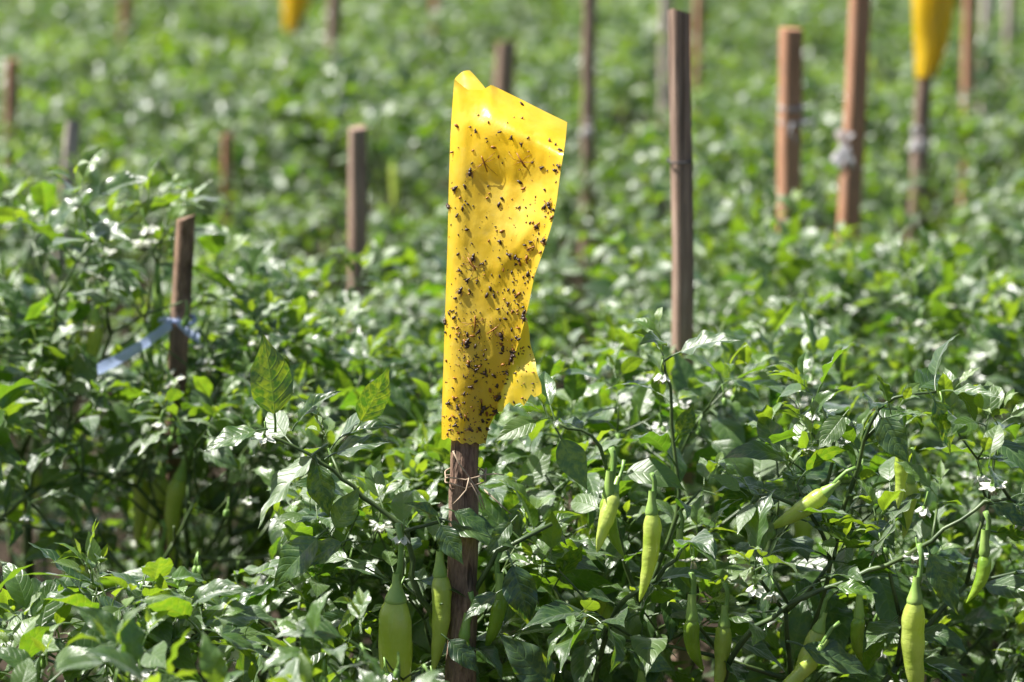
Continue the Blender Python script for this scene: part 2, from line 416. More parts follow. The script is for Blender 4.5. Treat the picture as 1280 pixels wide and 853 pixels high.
# ------------------------------------------------------------------ plant growth
class Spec:
    def __init__(s): s.stems = []; s.leaves = []; s.peppers = []; s.flowers = []; s.buds = []
def frame(d, up, roll=0):
    x = d.normalized(); z = up - x*up.dot(x)
    z = z.normalized() if z.length > 1e-4 else x.orthogonal().normalized()
    y = z.cross(x); m = Matrix((x, y, z)).transposed().to_4x4()
    return m @ Matrix.Rotation(roll, 4, 'X')
def add_leaf(S, rng, p, d, size, tone, roll=None, var=None):
    up = Vector((rng.uniform(-.25, .25), rng.uniform(-.25, .25), 1))
    m = frame(d, up, rng.gauss(0, .45) if roll is None else roll)
    if var is None: var = rng.randrange(20) if tone < .6 else 20+rng.randrange(6)
    S.leaves.append((Matrix.Translation(p) @ m @ Matrix.Scale(size, 4), var, tone))
def node_leaf(S, rng, p, bd, centre, sc=1.0):
    a = rng.uniform(0, 2*math.pi)
    o = Vector((p.x-centre.x, p.y-centre.y, 0)); o = o.normalized() if o.length > .02 else Vector((math.cos(a), math.sin(a), 0))
    d = Vector((math.cos(a), math.sin(a), 0))*.8 + o*.75 + Vector((0, 0, rng.uniform(-.45, .40)))
    add_leaf(S, rng, p, d, rng.uniform(.052, .084)*sc, max(0, rng.gauss(.10, .14)))
def tip(S, rng, p, d, sc=1.0):
    n = rng.choice((5, 6, 6, 7)); a = rng.uniform(0, 6.28); x = d.orthogonal().normalized(); y = d.cross(x)
    for i in range(n):
        t = i/(n-1); el = 1.25-.95*t; aa = a+i*2.4
        dd = d*math.cos(el)+(x*math.cos(aa)+y*math.sin(aa))*math.sin(el)
        add_leaf(S, rng, p+d*(.006*i*sc), dd, (.060-.042*t)*rng.uniform(.75, 1.15)*sc, min(1, .14+.85*t*rng.uniform(.5, 1.2)))
    for i in range(rng.choice((0, 1, 2))):
        (S.flowers if rng.random() < .35 else S.buds).append((p+d*.004, rng.uniform(0, 6.28), rng.uniform(-.5, .5)))
def grow(seed, H=.6, spread=1.0, stop=.16, pep=.22, sc=1.0, depth=6):
    rng = random.Random(seed); S = Spec(); centre = Vector((0, 0, 0))
    L = [.115, .10, .085, .072, .06, .048]
    k = H/.60
    def br(p, d, r, lev):
        ln = L[min(lev, 5)]*rng.uniform(.8, 1.25)*k; pts = [p]
        for i in range(3):
            d = (d+Vector((rng.gauss(0, .09), rng.gauss(0, .09), rng.gauss(.05, .06)))).normalized()
            pts.append(pts[-1]+d*ln/3)
        S.stems.append((pts, [r, r*.93, r*.87, r*.80], 6 if lev < 3 else 5)); q = pts[-1]
        if lev >= 2 and rng.random() < .6: node_leaf(S, rng, pts[2], d, centre, sc)
        if lev >= depth-1 or (lev >= 3 and rng.random() < stop):
            tip(S, rng, q, d, sc); return
        for i in range(rng.choice((1, 2, 2))): node_leaf(S, rng, q, d, centre, sc)
        u = rng.random()
        if lev >= 1 and u < pep: S.peppers.append((q, rng.choice((0, 1, 1, 2, 3, 4, 0)), rng.uniform(0, 6.28), rng.gauss(0, .14)))
        elif u < pep+.12: S.flowers.append((q, rng.uniform(0, 6.28), rng.uniform(-.4, .4)))
        elif u < pep+.3: S.buds.append((q, rng.uniform(0, 6.28), rng.uniform(-.4, .4)))
        a = rng.uniform(0, 6.28); x = d.orthogonal().normalized(); y = d.cross(x); ax = x*math.cos(a)+y*math.sin(a)
        n = 3 if lev == 0 and rng.random() < .75 else 2
        for i in range(n):
            aa = a+i*2*math.pi/n+rng.gauss(0, .35); an = R(rng.uniform(26, 44))*(spread if lev < 3 else 1)
            dd = d*math.cos(an)+(x*math.cos(aa)+y*math.sin(aa))*math.sin(an)
            if dd.z < .10: dd.z = .10+rng.uniform(0, .1)
            br(q, dd.normalized(), r*.74, lev+1)
    d0 = Vector((rng.gauss(0, .06), rng.gauss(0, .06), 1)).normalized()
    h0 = .20*k; p0 = Vector((0, 0, -.03)); pts = [p0+d0*(h0*t)+Vector((rng.gauss(0, .002), rng.gauss(0, .002), 0)) for t in (0, .33, .66, 1)]
    S.stems.append((pts, [.0075, .0065, .0062, .006], 8))
    for i in range(3): node_leaf(S, rng, pts[2+i % 2], d0, centre, 1.1*sc)
    br(pts[-1], d0, .0055, 0)
    if rng.random() < .9:                       # low side shoots
        for i in range(3):
            a = rng.uniform(0, 6.28); br(pts[rng.choice((1, 2, 2))], Vector((math.cos(a), math.sin(a), .75)).normalized(), .004, 2)
    return S
def stem_mesh(S):
    mb = MB()
    for pts, rad, n in S.stems: mb.tube(pts, rad, n, True)
    return mb.mesh('stem', M_STEM)
def foliage_mesh(leaves):
    rng = random.Random(5); Vs, Fs, Us, Ts, Rs = [], [], [], [], []; b = 0
    for m, var, tone in leaves:
        V, F, UV = LO[var]; A = np.array(m)
        Vs.append(V @ A[:3, :3].T + A[:3, 3]); Fs.append(F+b); Us.append(UV.reshape(-1, 2)); b += len(V)
        Ts.append(np.full(len(V), tone)); Rs.append(np.full(len(V), rng.random()))
    V = np.concatenate(Vs); F = np.concatenate(Fs); U = np.concatenate(Us)
    me = bpy.data.meshes.new('foliage'); me.vertices.add(len(V)); me.vertices.foreach_set('co', V.ravel())
    me.loops.add(F.size); me.loops.foreach_set('vertex_index', F.ravel().astype(np.int32))
    me.polygons.add(len(F)); me.polygons.foreach_set('loop_start', np.arange(0, F.size, 4, dtype=np.int32))
    me.update(calc_edges=True)
    u = me.uv_layers.new(name='uv'); u.data.foreach_set('uv', U.ravel())
    for nm, arr in (('tone', Ts), ('rnd', Rs)):
        at_ = me.attributes.new(nm, 'FLOAT', 'POINT'); at_.data.foreach_set('value', np.concatenate(arr).astype(np.float32))
    me.polygons.foreach_set('use_smooth', [True]*len(F)); me.materials.append(M_FOLIAGE); me.update()
    return me
CACHE = {}
def put_plant(key, S, loc, rot, scale, label, group, single, name='chilli_plant'):
    """a plant: an Empty on the soil with stem, leaves, peppers, flowers as its parts; single = every leaf an object of its own"""
    t = empty(name, loc, label, 'plant', group); t.rotation_euler = (0, 0, rot); t.scale = (scale,)*3
    if key not in CACHE: CACHE[key] = dict(stem=stem_mesh(S))
    c = CACHE[key]
    link('stem', c['stem'], t)
    if single:
        big = S.leaves
        if len(big) > 296:
            big = sorted(S.leaves, key=lambda l: -l[0].to_scale().x-(9 if isinstance(l[1], tuple) else 0)); rest = big[296:]; big = big[:296]
            if 'rest' not in c: c['rest'] = foliage_mesh(rest)
            props(link('foliage', c['rest'], t), kind='stuff')
        for m, var, tone in big:
            o = link('leaf', HI[var], t, m); o['tone'] = float(tone); o['mottle'] = 1.0 if isinstance(var, tuple) else 0.0
    else:
        if 'fol' not in c: c['fol'] = foliage_mesh(S.leaves)
        props(link('foliage', c['fol'], t), kind='stuff')
    for p, k, yaw, tl in S.peppers: put_pepper(t, k, p, yaw, tl)
    if single:
        for i, (p, yaw, tl) in enumerate(S.flowers): link('flower', FLO[i % 4], t, Matrix.Translation(p) @ Matrix.Rotation(yaw, 4, 'Z') @ Matrix.Rotation(tl, 4, 'X'))
        for i, (p, yaw, tl) in enumerate(S.buds): link('flower_bud', BUD, t, Matrix.Translation(p) @ Matrix.Rotation(yaw, 4, 'Z') @ Matrix.Rotation(tl, 4, 'X'))
    return t

# ------------------------------------------------------------------ wooden stakes
def stake_mesh(L, wx, wy, top_cut=.0, round_=False, lean=(0, 0), bow=0.0, seed=0, mat=None):
    rng = random.Random(seed); mb = MB(); rows = []; n = 60 if round_ else 34; bow = bow or rng.uniform(-.007, .007)
    if round_:
        sec = [(math.cos(2*math.pi*j/14)*wx/2, math.sin(2*math.pi*j/14)*wy/2) for j in range(14)]
    else:
        c = .12
        sec = [(-.5+c, -.5), (.5-c, -.5), (.5, -.5+c), (.5, .5-c), (.5-c, .5), (-.5+c, .5), (-.5, .5-c), (-.5, -.5+c)]
        sec = [(a*wx, b*wy) for a, b in sec]
    m = len(sec); o = rng.uniform(0, 50); cut_a = rng.uniform(-.35, .35); cut_b = rng.uniform(-.25, .25)
    for i in range(n+1):
        t = i/n; z = L*t-.12*(1-t); 
        row = []
        for j in range(m+1):
            a, b = sec[j % m]
            k = 1+(.20 if round_ else .09)*noise.noise(Vector((a*70+o, b*70, z*(20 if round_ else 7))))+(.07*noise.noise(Vector((a*200, b*200+o, z*60))) if round_ else 0)
            tp = 1.0 if t > .1 else .35+.65*t/.1
            zz = z + ((cut_a*a+cut_b*b+.004*noise.noise(Vector((a*300, b*300, o)))) if i == n else 0)
            row.append((a*k*tp+lean[0]*t+bow*math.sin(math.pi*t)+.003*noise.noise(Vector((o, z*3, 0))), b*k*tp+lean[1]*t, zz))
        rows.append(row)
    mb.grid(rows)
    top = rows[-1][:-1]; b = len(mb.v); mb.v.extend(Vector(p) for p in top)
    mb.f.append(tuple(b+j for j in range(m))); mb.uv.append(tuple((.5, 1) for _ in top)); mb.m.append(0)
    me = mb.mesh('wooden_stake', mat, smooth=round_)
    return me
GS = 'wooden stakes standing in the field'
def stake(px0, py0, px1, py1, Y, wpx, label, mat, depth=None, yaw=20, round_=False, bow=0, seed=0, cut=.004):
    T = at(px0, py0, Y); B = at(px1, py1, Y)
    d = T-B; base = B - d*(B.z/d.z)
    k = (Y-CAM.y)/FPX*1.0
    wdt = wpx*k; dp = depth if depth else wdt*.8
    me = stake_mesh(T.z, wdt*(.94 if not round_ else 1), dp, cut, round_, (0, 0), bow, seed, mat)
    sh = Matrix.Identity(4); sh[0][2] = (T.x-base.x)/T.z
    me.transform(sh @ Matrix.Rotation(R(yaw), 4, 'Z'))
    o = link('wooden_stake', me); o.location = base
    return props(o, label, 'stake', GS)

def Yof(py, z=.57): return ground_y(py, z)
STAKES = {}
def st(key, *a, **k):
    STAKES[key] = o = stake(*a, **k)
    if key == 'main':                           # leans a little away from the camera
        m = Matrix.Identity(4); m[1][2] = .10; o.data.transform(m); o.location.y -= .10*at(580, 550, 0).z
    return o
st('main', 588, 205, 581, 846, 0.0, 39, 'rough bark-covered stake inside the large yellow sticky trap', M_BARK, round_=True, seed=1, depth=.030)
st('tall', 850, 14, 848, 425, Yof(425, .60), 25, 'tall weathered grey brown stake with dark wire, just right of the large yellow trap', M_WGREY, yaw=24, seed=2)
st('red', 989, 36, 988, 285, Yof(275), 27, 'square reddish stake with white twine knotted round it', M_WRED, yaw=20, seed=3)
st('crook', 1078, -40, 1057, 268, Yof(262), 25, 'leaning crooked brown stake wrapped with a white rag', M_WRED, bow=.008, seed=4, yaw=15)
st('far_trap', 1166, -60, 1148, 200, Yof(200), 21, 'thin grey brown stake holding the yellow trap at the upper right', M_WGREY, seed=5, yaw=15, round_=True)
st('s6', 1213, -60, 1208, 132, Yof(132), 14, 'thin reddish stake right of the upper right yellow trap', M_WRED, seed=6)
st('s7', 1236, -60, 1232, 75, Yof(75), 12, 'pale thin stake, middle of the three beside the upper right yellow trap', M_WPALE, seed=7)
st('s8', 1266, -60, 1263, 50, Yof(52), 13, 'pale thin stake, rightmost at the top right corner', M_WPALE, seed=8)
st('s9', 876, -60, 873, 75, Yof(75), 11, 'thin brown far stake right behind the tall grey brown stake', M_WRED, seed=9)
st('s10', 834, -60, 832, 80, Yof(80), 14, 'pale grey far stake peeping out left behind the tall grey brown stake', M_WPALE, seed=10)
st('s11', 738, -60, 735, 175, Yof(175), 17, 'dark brown stake with a whitish tie near its foot, right of the large trap', M_WGREY, seed=11, round_=True)
st('s12', 633, 52, 630, 118, Yof(125), 23, 'short grey stake whose top shows just above the large yellow trap', M_WGREY, seed=12)
st('s13', 446, 160, 449, 300, Yof(300), 22, 'grey stake with a flat top, left of the large yellow trap', M_WGREY, seed=13, yaw=25)
st('s14', 420, -40, 418, 90, Yof(88), 15, 'brown grey far stake beside the upper left yellow trap', M_WGREY, seed=14)
st('s15', 368, -70, 366, 40, Yof(40), 12, 'thin far stake holding the upper left yellow trap', M_WGREY, seed=15)
st('s16', 283, 168, 283, 212, Yof(212, .52), 12, 'small reddish stake stub poking out of leaves left of the flat topped grey stake', M_WRED, seed=16)
st('blue', 231, 272, 222, 437, Yof(435, .60), 22, 'dark brown stake tied with a pale blue plastic strip', M_BARK, seed=17, yaw=25)
st('s18', 91, 152, 84, 262, Yof(262), 18, 'grey stake half hidden behind the tall leafy plant at the left edge', M_WPALE, seed=18)
st('s19', 15, 75, 13, 152, Yof(152), 15, 'brown stake at the far left edge of the field', M_WRED, seed=19)
st('s20', 158, -30, 156, 32, Yof(32), 13, 'very blurred brown stake at the top left, left of the upper left yellow trap', M_WRED, seed=20)
st('s21', 545, -30, 545, 20, Yof(22), 10, 'thin very blurred stake at the top edge, left above the large yellow trap', M_WRED, seed=21)

# ------------------------------------------------------------------ ties, twine, strips
rt = random.Random(77)
def loops(parent_name, centre, wx, n, dz, rad, mat, cat, label, ends=(), group=None, seed=0):
    rng = random.Random(seed); mb = MB(); pts = []
    for i in range(n*12+1):
        a = 2*math.pi*i/12; r = wx*(.5+.08*abs(math.sin(2*a))+rng.uniform(0, .03))+rad
        pts.append(Vector((math.cos(a)*r, math.sin(a)*r*.9, dz*(i/(n*12)-.5)+rng.uniform(-.15, .15)*dz+wx*.12*math.sin(a))))
    mb.tube(pts, rad, 6)
    for e in ends: mb.tube([Vector(q) for q in e], [rad*(1 if i < len(e)-1 else .5) for i in range(len(e))], 6)
    o = link(parent_name, mb.mesh(parent_name, mat)); o.location = centre
    return props(o, label, cat, group)
p = at(582, 595, -.004)
loops('twine', p, .037, 2, .014, .0008, M_TWINE, 'twine', 'frayed pale twine wound round the bark-covered stake below the large yellow trap',
      [[(-.012, -.021, .030), (-.006, -.024, .018), (.004, -.023, .004), (.014, -.022, -.012), (.019, -.017, -.030)],
       [(.004, -.022, .004), (.001, -.026, -.008), (-.006, -.028, -.016), (-.012, -.027, -.022)], [(.004, -.022, 0), (.012, -.024, -.014), (.017, -.023, -.030)],
       [(.02, -.012, .004), (.030, -.016, .006), (.038, -.014, .004)], [(.018, -.015, -.01), (.03, -.02, -.02), (.045, -.02, -.034)]], seed=1)
Yt = Yof(425, .60); p = at(849, 200, Yt)
loops('wire_loop', p, .025, 1, .003, .0013, M_WIRE, 'wire', 'dark wire wound round the tall weathered stake', seed=2)
Yr = Yof(275)
for i, py in enumerate((133, 152)):
    p = at(989, py, Yr)
    loops('white_twine', p, .035, 2, .009, .0014, M_WHITE, 'twine', ['upper loop of white twine round the square reddish stake', 'lower knotted loop of white twine round the square reddish stake'][i],
          [[(.018, -.02, 0), (.034, -.024, .006), (.040, -.02, -.014), (.033, -.02, -.03)]] + ([[(0, -.024, 0), (-.006, -.03, -.016), (.004, -.028, -.022), (.003, -.026, -.034)]] if i else []), 'white twine round the square reddish stake', seed=3+i)
p = at(1058, 182, Yof(262))
def rag(name, p, w_, h_, label, seed, mat=M_WHITE, cat='rag'):
    rng = random.Random(seed); rows = []
    for i in range(11):
        t = i/10; row = []
        for j in range(15):
            a = 2*math.pi*j/14; r = w_*(.62+.10*math.sin(3*a+t*5)+.12*noise.noise(Vector((math.cos(a)*2, math.sin(a)*2, t*3+seed))))*(1-.45*math.sin(math.pi*t)**2)
            row.append((r*math.cos(a)-.004*t, r*math.sin(a), h_*(.5-t)+.004*math.sin(2*a)))
        rows.append(row)
    mb = MB(); mb.grid(rows)
    for k in range(3):
        q = Vector((w_*rng.uniform(-.5, .6), -w_*.6, 0)); rr = []
        for i in range(6): rr.append([q+Vector((w_*(.35*i/5*(k-1)+.18*s), -.004*math.sin(i), -h_*.14*i+.003*s*math.sin(i*2+k))) for s in (-1, 0, 1)])
        mb.grid(rr)
    o = link(name, mb.mesh(name, mat)); o.location = p
    return props(o, label, cat)
rag('white_rag', p, .030, .05, 'crumpled white plastic rag tied round the leaning crooked stake', 4)
rag('white_tie', at(1147, 172, Yof(200)), .022, .045, 'pale rag round the foot of the stake under the upper right yellow trap', 6)
rag('white_tie', at(735, 158, Yof(175)), .020, .03, 'whitish tie near the foot of the dark brown stake right of the large yellow trap', 7)
rag('white_tie', at(1208, 122, Yof(132)), .016, .014, 'tiny white tie on the thin reddish stake right of the upper right trap', 8)
def strip(pts, wd, label):
    rows = []; n = len(pts)
    for i, q in enumerate(pts):
        q = Vector(q); tw = .5*math.sin(i*1.7)
        n_ = Vector((0, math.sin(tw)*.8, math.cos(tw)))
        rows.append([q+n_*(wd*s)+Vector((0, -.0025*(1-s*s), 0)) for s in (-1, -.4, .3, 1)])
    mb = MB(); mb.grid(rows); me = mb.mesh('plastic_strip', M_BLUE)
    return me
Yb = Yof(435, .60)
def bez(a, b, sag, n=14, tw=0):
    a, b = Vector(a), Vector(b); return [a.lerp(b, i/n)+Vector((0, 0, -sag*math.sin(math.pi*i/n))) for i in range(n+1)]
t = empty('plastic_strip', at(222, 410, Yb), 'pale blue plastic strip tied to the dark brown stake and stretched down to the left', 'plastic strip')
o0 = t.location
for a, b, sg, wd in ((at(215, 404, Yb-.03), at(122, 462, Yb-.14), .004, .0075), (at(222, 402, Yb-.025), at(250, 424, Yb-.03), .003, .006)):
    link('strip_end', strip([q-o0 for q in bez(a, b, sg)], wd, ''), t)
mbk = MB(); k = .036
mbk.tube([Vector((math.cos(i*.5236)*.021, math.sin(i*.5236)*.018, .010+.003*math.sin(i))) for i in range(14)], .0028, 6)
link('knot', mbk.mesh('knot', M_BLUE), t)

# ------------------------------------------------------------------ the large yellow trap
Z0 = CAM.y
TK = (0-CAM.y)/math.cos(PITCH)*math.cos(PITCH)/FPX
def tp(px, py, y=0.0): return at(px, py, y)
LEFT = [(98, 568), (125, 566), (170, 563), (230, 561), (300, 559.5), (360, 557.5), (420, 555.5), (480, 553.5), (520, 552), (551, 552)]
RIGHT = [(108, 618), (153, 709), (175, 707), (220, 700), (250, 696), (280, 690), (312, 680), (345, 668), (380, 661), (405, 655), (430, 648), (465, 636), (490, 628), (513, 621), (535, 611), (556, 607)]
def lerpt(T, y): return float(np.interp(y, [a for a, b in T], [b for a, b in T]))
STK = 583.0                                     # pixel column of the stake inside
def topedge(u): return np.interp(u, [0, .12, .25, .33, .62, .8, 1], [99, 112, 113, 106, 126, 139, 153])
NU, NVV = 40, 84
def trap_y(u, py, t, px, wd):
    """depth of the front and the back sheet at one point of the sleeve"""
    xm = wd*u; r_ = .0195
    ey = -.060*min(1, max(0, (wd-.046)/.05)); q1 = max(0, (xm-r_)/max(.004, wd-r_))
    arc = math.sqrt(max(0, r_*r_-(r_-xm)**2)) if xm < r_ else r_
    yf = -arc if xm < r_ else -r_*(1-q1)+ey*q1
    yb = .85*arc if xm < r_ else .85*r_*(1-q1)**.8+ey*q1**1.2
    w_ = min(1, max(0, (u-.16)*3.0)); w_ = w_*w_*(3-2*w_); edge = min(1, (1-u)*3.2)
    lineA = float(np.interp(u, [0, .15, .3, .55, .8, 1], [110, 121, 135, 150, 157, 154]))
    q_ = max(0, lineA-py+6); tilt = (1.30-.75*u)*TK*(q_*q_/(q_+8))*min(1, w_+.25)
    d_ = py-(214+20*u+7*math.sin(u*4))          # crease across the sheet: hollow above, shelf below
    v_ = (max(0, 1+d_/62.0) if d_ < 0 else math.exp(-d_/58.0))
    yf += .0115*v_*w_*edge
    L = 700-(py-236)*.72                        # slanting crease running down to the left
    k = math.exp(-((py-290)/62.0)**2)*w_
    if px > L: yf += .42*(px-L)*TK*k*edge
    else: yf += .16*(L-px)*TK*math.exp(-((L-px)/40.0))*k*edge
    L2 = 598+(py-330)*.20                       # faint long crease in the lower half
    k2 = math.exp(-((py-430)/80.0)**2)*w_
    yf += (.20*max(0, px-L2)*TK*math.exp(-max(0, px-L2)/34.0))*k2*edge
    yf += .0018*noise.noise(Vector((px*.030, py*.022, 1)))*w_*edge+.0012*noise.noise(Vector((px*.09, py*.07, 4)))*w_
    yf = min(yf, yb-.0015-.003*edge*min(1, u*8))
    cl = max(0, 1-t/.10); yf = yf*(1-cl)-r_*.5*(1-u)*cl; yb = yb*(1-cl)+(-r_*.5*(1-u)+.0015)*cl
    lean = .10*(550-py)*TK
    yf += tilt+lean; yb += tilt+lean+.001*math.sin(u*6+py*.03)*edge
    sd_ = (px-np.interp(py, [205, 846], [588, 581]))*TK
    if py > 198 and abs(sd_) < .0180: yf = min(yf, lean-math.sqrt(.0180**2-sd_**2)-.0008)
    return yf, yb
def sheet(front):
    P, U = [], []
    for i in range(NVV+1):
        t = i/NVV; row, uu = [], []
        for j in range(NU+1):
            u = j/NU
            y0 = topedge(u); y1 = 549+8*u-1.5*math.sin(u*9)+1.2*math.sin(u*31)
            py = y0+(y1-y0)*t
            l = lerpt(LEFT, py) if py > 98 else 568
            r = lerpt(RIGHT, max(py, 153))
            px = l+(r-l)*u
            yf, yb = trap_y(u, py, t, px, (r-l)*TK)
            row.append(tp(px, py, yf if front else yb)); uu.append((u, t))
        P.append(row); U.append(uu)
    return P, U
trap = empty('sticky_trap', (at(583, 550, 0).x, 0, at(583, 550, 0).z), 'large yellow plastic sticky trap sleeved over the bark-covered stake, peppered with dead insects', 'insect trap', 'yellow sticky traps')
TO = Matrix.Translation(-trap.location)
FP, FU = sheet(True); BP, BU = sheet(False)
mb = MB(); mb.grid(FP, FU); me = mb.mesh('front_sheet', M_TRAP); me.transform(TO); link('front_sheet', me, trap)
mb = MB(); mb.grid(BP, BU, flip=True); me = mb.mesh('back_sheet', M_TRAP); me.transform(TO); link('back_sheet', me, trap)
# pointed back corner that sticks up at the top left
rows = []
for i in range(9):
    t = i/8
    lx, rx = 569+(566-569)*t, 587+(611-587)*t**.9
    ly, ry = 98+(128-98)*t, 88+(116-88)*t
    rows.append([tp(lx+(rx-lx)*u, ly+(ry-ly)*u-3*math.sin(math.pi*u)*(1-t), .075+.020*(1-t)-.008*math.sin(math.pi*u)-.025*t) for u in np.linspace(0, 1, 8)])
mb = MB(); mb.grid(rows); me = mb.mesh('top_corner', M_TRAP); me.transform(TO); link('top_corner', me, trap)
# torn flap at the lower right
def flap_pt(u, t):
    lx = 648+(614-648)*t; ly = 396+(516-396)*t
    rx = np.interp(t, [0, .3, .6, .85, 1], [659, 664, 671, 676, 678]); ry = np.interp(t, [0, .3, .6, .85, 1], [402, 432, 462, 482, 494])
    jag = (3.2*math.sin(u*13)+2.4*math.sin(u*29+1)+1.5*math.sin(u*61))*max(0, t-.8)*5
    y = -.006-.036*u*min(1, t*1.6)+.0030*math.sin(u*6+t*3)*t+.0018*math.sin(u*15-t*6)*t
    return tp(lx+(rx-lx)*u-9*(1-u)*math.sin(math.pi*t)+.7*math.sin(t*17)*u, ly+(ry-ly)*u+jag, y+.10*(550-ly)*TK)
rows = [[flap_pt(u, i/22) for u in np.linspace(0, 1, 15)] for i in range(23)]
mb = MB(); mb.grid(rows); me = mb.mesh('torn_flap', M_TRAP); me.transform(TO); link('torn_flap', me, trap)
def on_trap(px, py):
    py = max(py, 100); l = lerpt(LEFT, py); r = lerpt(RIGHT, max(py, 153)); u = (px-l)/(r-l); u = min(.995, max(.0, u))
    y0 = topedge(u); y1 = 549+8*u; t = min(.995, max(0, (py-y0)/(y1-y0)))
    i, j = int(t*NVV), int(u*NU); fi, fj = t*NVV-i, u*NU-j
    a, b, c, d = FP[i][j], FP[i][j+1], FP[i+1][j+1], FP[i+1][j]
    q = a*(1-fi)*(1-fj)+b*(1-fi)*fj+c*fi*fj+d*fi*(1-fj)
    n = (b-a).cross(d-a); n = n.normalized() if n.length > 1e-9 else Vector((0, -1, 0))
    if n.y > 0: n = -n
    return q-trap.location, n
# insects: four kinds of dead fly, each a small body with wings and legs
def bug(kind, seed):
    rng = random.Random(seed); mb = MB()
    L_ = 1.0
    mb.tube([(-.5*L_, 0, .10), (-.38, 0, .16), (-.15, .01, .17), (0, .02, .16), (.08, .02, .13), (.16, .02, .17), (.30, 0, .16), (.36, 0, .12), (.44, -.01, .13), (.52, 0, .08)],
            [.05, .16, .23, .21, .13, .22, .20, .10, .14, .05], 7)
    if kind in (0, 1, 2):
        for s in (-1, 1):
            rows = [[(.15-.95*t*math.cos(.5)+.0, s*(.05+.55*t*math.sin(.6+kind*.25)+wd*(1 if kind < 2 else .7)*.20*math.sin(math.pi*min(1, t*.9+.1))), .10+.10*t*rng.random()) for wd in (-1, 0, 1)] for t in np.linspace(0, 1, 5)]
            mb.grid(rows, mi=1)
    for k in range((3, 2, 0, 4)[kind]):
        s = -1 if k % 2 else 1; b = (k//2-1)*.16
        q = [(b, s*.08, .12), (b+rng.uniform(-.3, .3), s*rng.uniform(.3, .45), .16), (b+rng.uniform(-.5, .5), s*rng.uniform(.4, .6), .02)]
        mb.tube(q, [.022, .018, .012], 4, mi=2)
    return mb.mesh('insect', [M_BUG, M_WING if kind != 2 else M_BUG, M_BUG])
BUGS = [bug(k % 4, k) for k in range(7)]
def crane(seed):                                # a long-legged fly: thin body, sprawling brown legs
    rng = random.Random(seed); mb = MB()
    mb.tube([(-.5, 0, .06), (0, 0, .08), (.35, .02, .07), (.5, .02, .05)], [.03, .05, .06, .02], 6)
    for k in range(5):
        a = rng.uniform(0, 6.28); r = rng.uniform(.5, .9); b = a+rng.uniform(-.9, .9)
        mb.tube([(.1, 0, .06), (math.cos(a)*r*.55, math.sin(a)*r*.55, .07), (math.cos(a)*r*.55+math.cos(b)*r*.6, math.sin(a)*r*.55+math.sin(b)*r*.6, .03)], [.02, .017, .011], 4)
    return mb.mesh('insect', M_BUGB)
CRANES = [crane(s) for s in range(3)]
rb = random.Random(4)
def place_bug(me, px, py, lpx, rot=None, name='insect', lift=.0004):
    q, n = on_trap(px, py)
    x = Vector((1, 0, 0)); a = rb.uniform(0, 6.28) if rot is None else rot
    z = n; x = (x-z*x.dot(z)).normalized(); y = z.cross(x)
    m = Matrix((x, y, z)).transposed().to_4x4() @ Matrix.Rotation(a, 4, 'Z')
    return link(name, me, trap, Matrix.Translation(q+n*lift) @ m @ Matrix.Scale(lpx*TK, 4))
big = [(588, 216, 13), (570, 236, 12), (562, 258, 12), (572, 270, 8), (678, 210, 8), (699, 208, 9), (700, 189, 8), (687, 258, 12), (652, 181, 7), (640, 172, 8), (625, 165, 7),
       (595, 164, 7), (576, 365, 12), (585, 350, 9), (592, 322, 12), (575, 340, 8), (558, 402, 11), (618, 370, 8), (627, 422, 14), (643, 449, 13), (660, 398, 13), (656, 392, 10), (635, 382, 8),
       (607, 466, 11), (617, 471, 9), (596, 461, 9), (622, 499, 13), (603, 513, 14), (588, 482, 9), (580, 493, 7), (618, 515, 11), (662, 425, 8), (666, 445, 12), (667, 468, 8),
       (561, 506, 10), (572, 510, 9), (588, 536, 10), (569, 532, 9), (598, 538, 9), (577, 522, 6), (603, 330, 7), (648, 325, 9), (680, 302, 11), (637, 318, 10), (584, 428, 12), (625, 345, 6), (562, 392, 6), (664, 303, 7)]
for i, (px, py, lp) in enumerate(big): place_bug(BUGS[i % 7], px, py, lp*.86)
for px, py, lp, r_, k in ((606, 205, 22, 1.9, 0), (652, 200, 22, -1.0, 1), (590, 330, 20, -1.0, 2), (594, 405, 22, 1.5, 0), (616, 412, 18, .6, 1), (664, 310, 15, .3, 2)):
    place_bug(CRANES[k], px, py, lp, r_)
mb = MB(); rs = random.Random(9); nb = 0
for _ in range(46):                              # specks on the torn flap too
    u, t = rs.uniform(.25, .98), rs.uniform(.3, .98); q = flap_pt(u, t)-trap.location; sz = TK*rs.choice((.8, 1, 1.3, 1.8, 2.4))
    n = Vector((-.5, -.85, .1)); a = rs.uniform(0, 6.28); x = Vector((math.cos(a), 0, math.sin(a))); b = q+n*sz*.3
    mb.tube([b-x*sz, b-x*sz*.4, b+x*sz*.3, b+x*sz], [sz*.15, sz*.5, sz*.45, sz*.1], 5, True, 0 if rs.random() < .6 else 1)
clumps = [(rs.uniform(556, 600), rs.uniform(380, 545)) for _ in range(7)]+[(lerpt(RIGHT, y_)-rs.uniform(2, 14), y_) for y_ in (190, 230, 262, 300, 345, 385, 430, 470, 500, 530)]
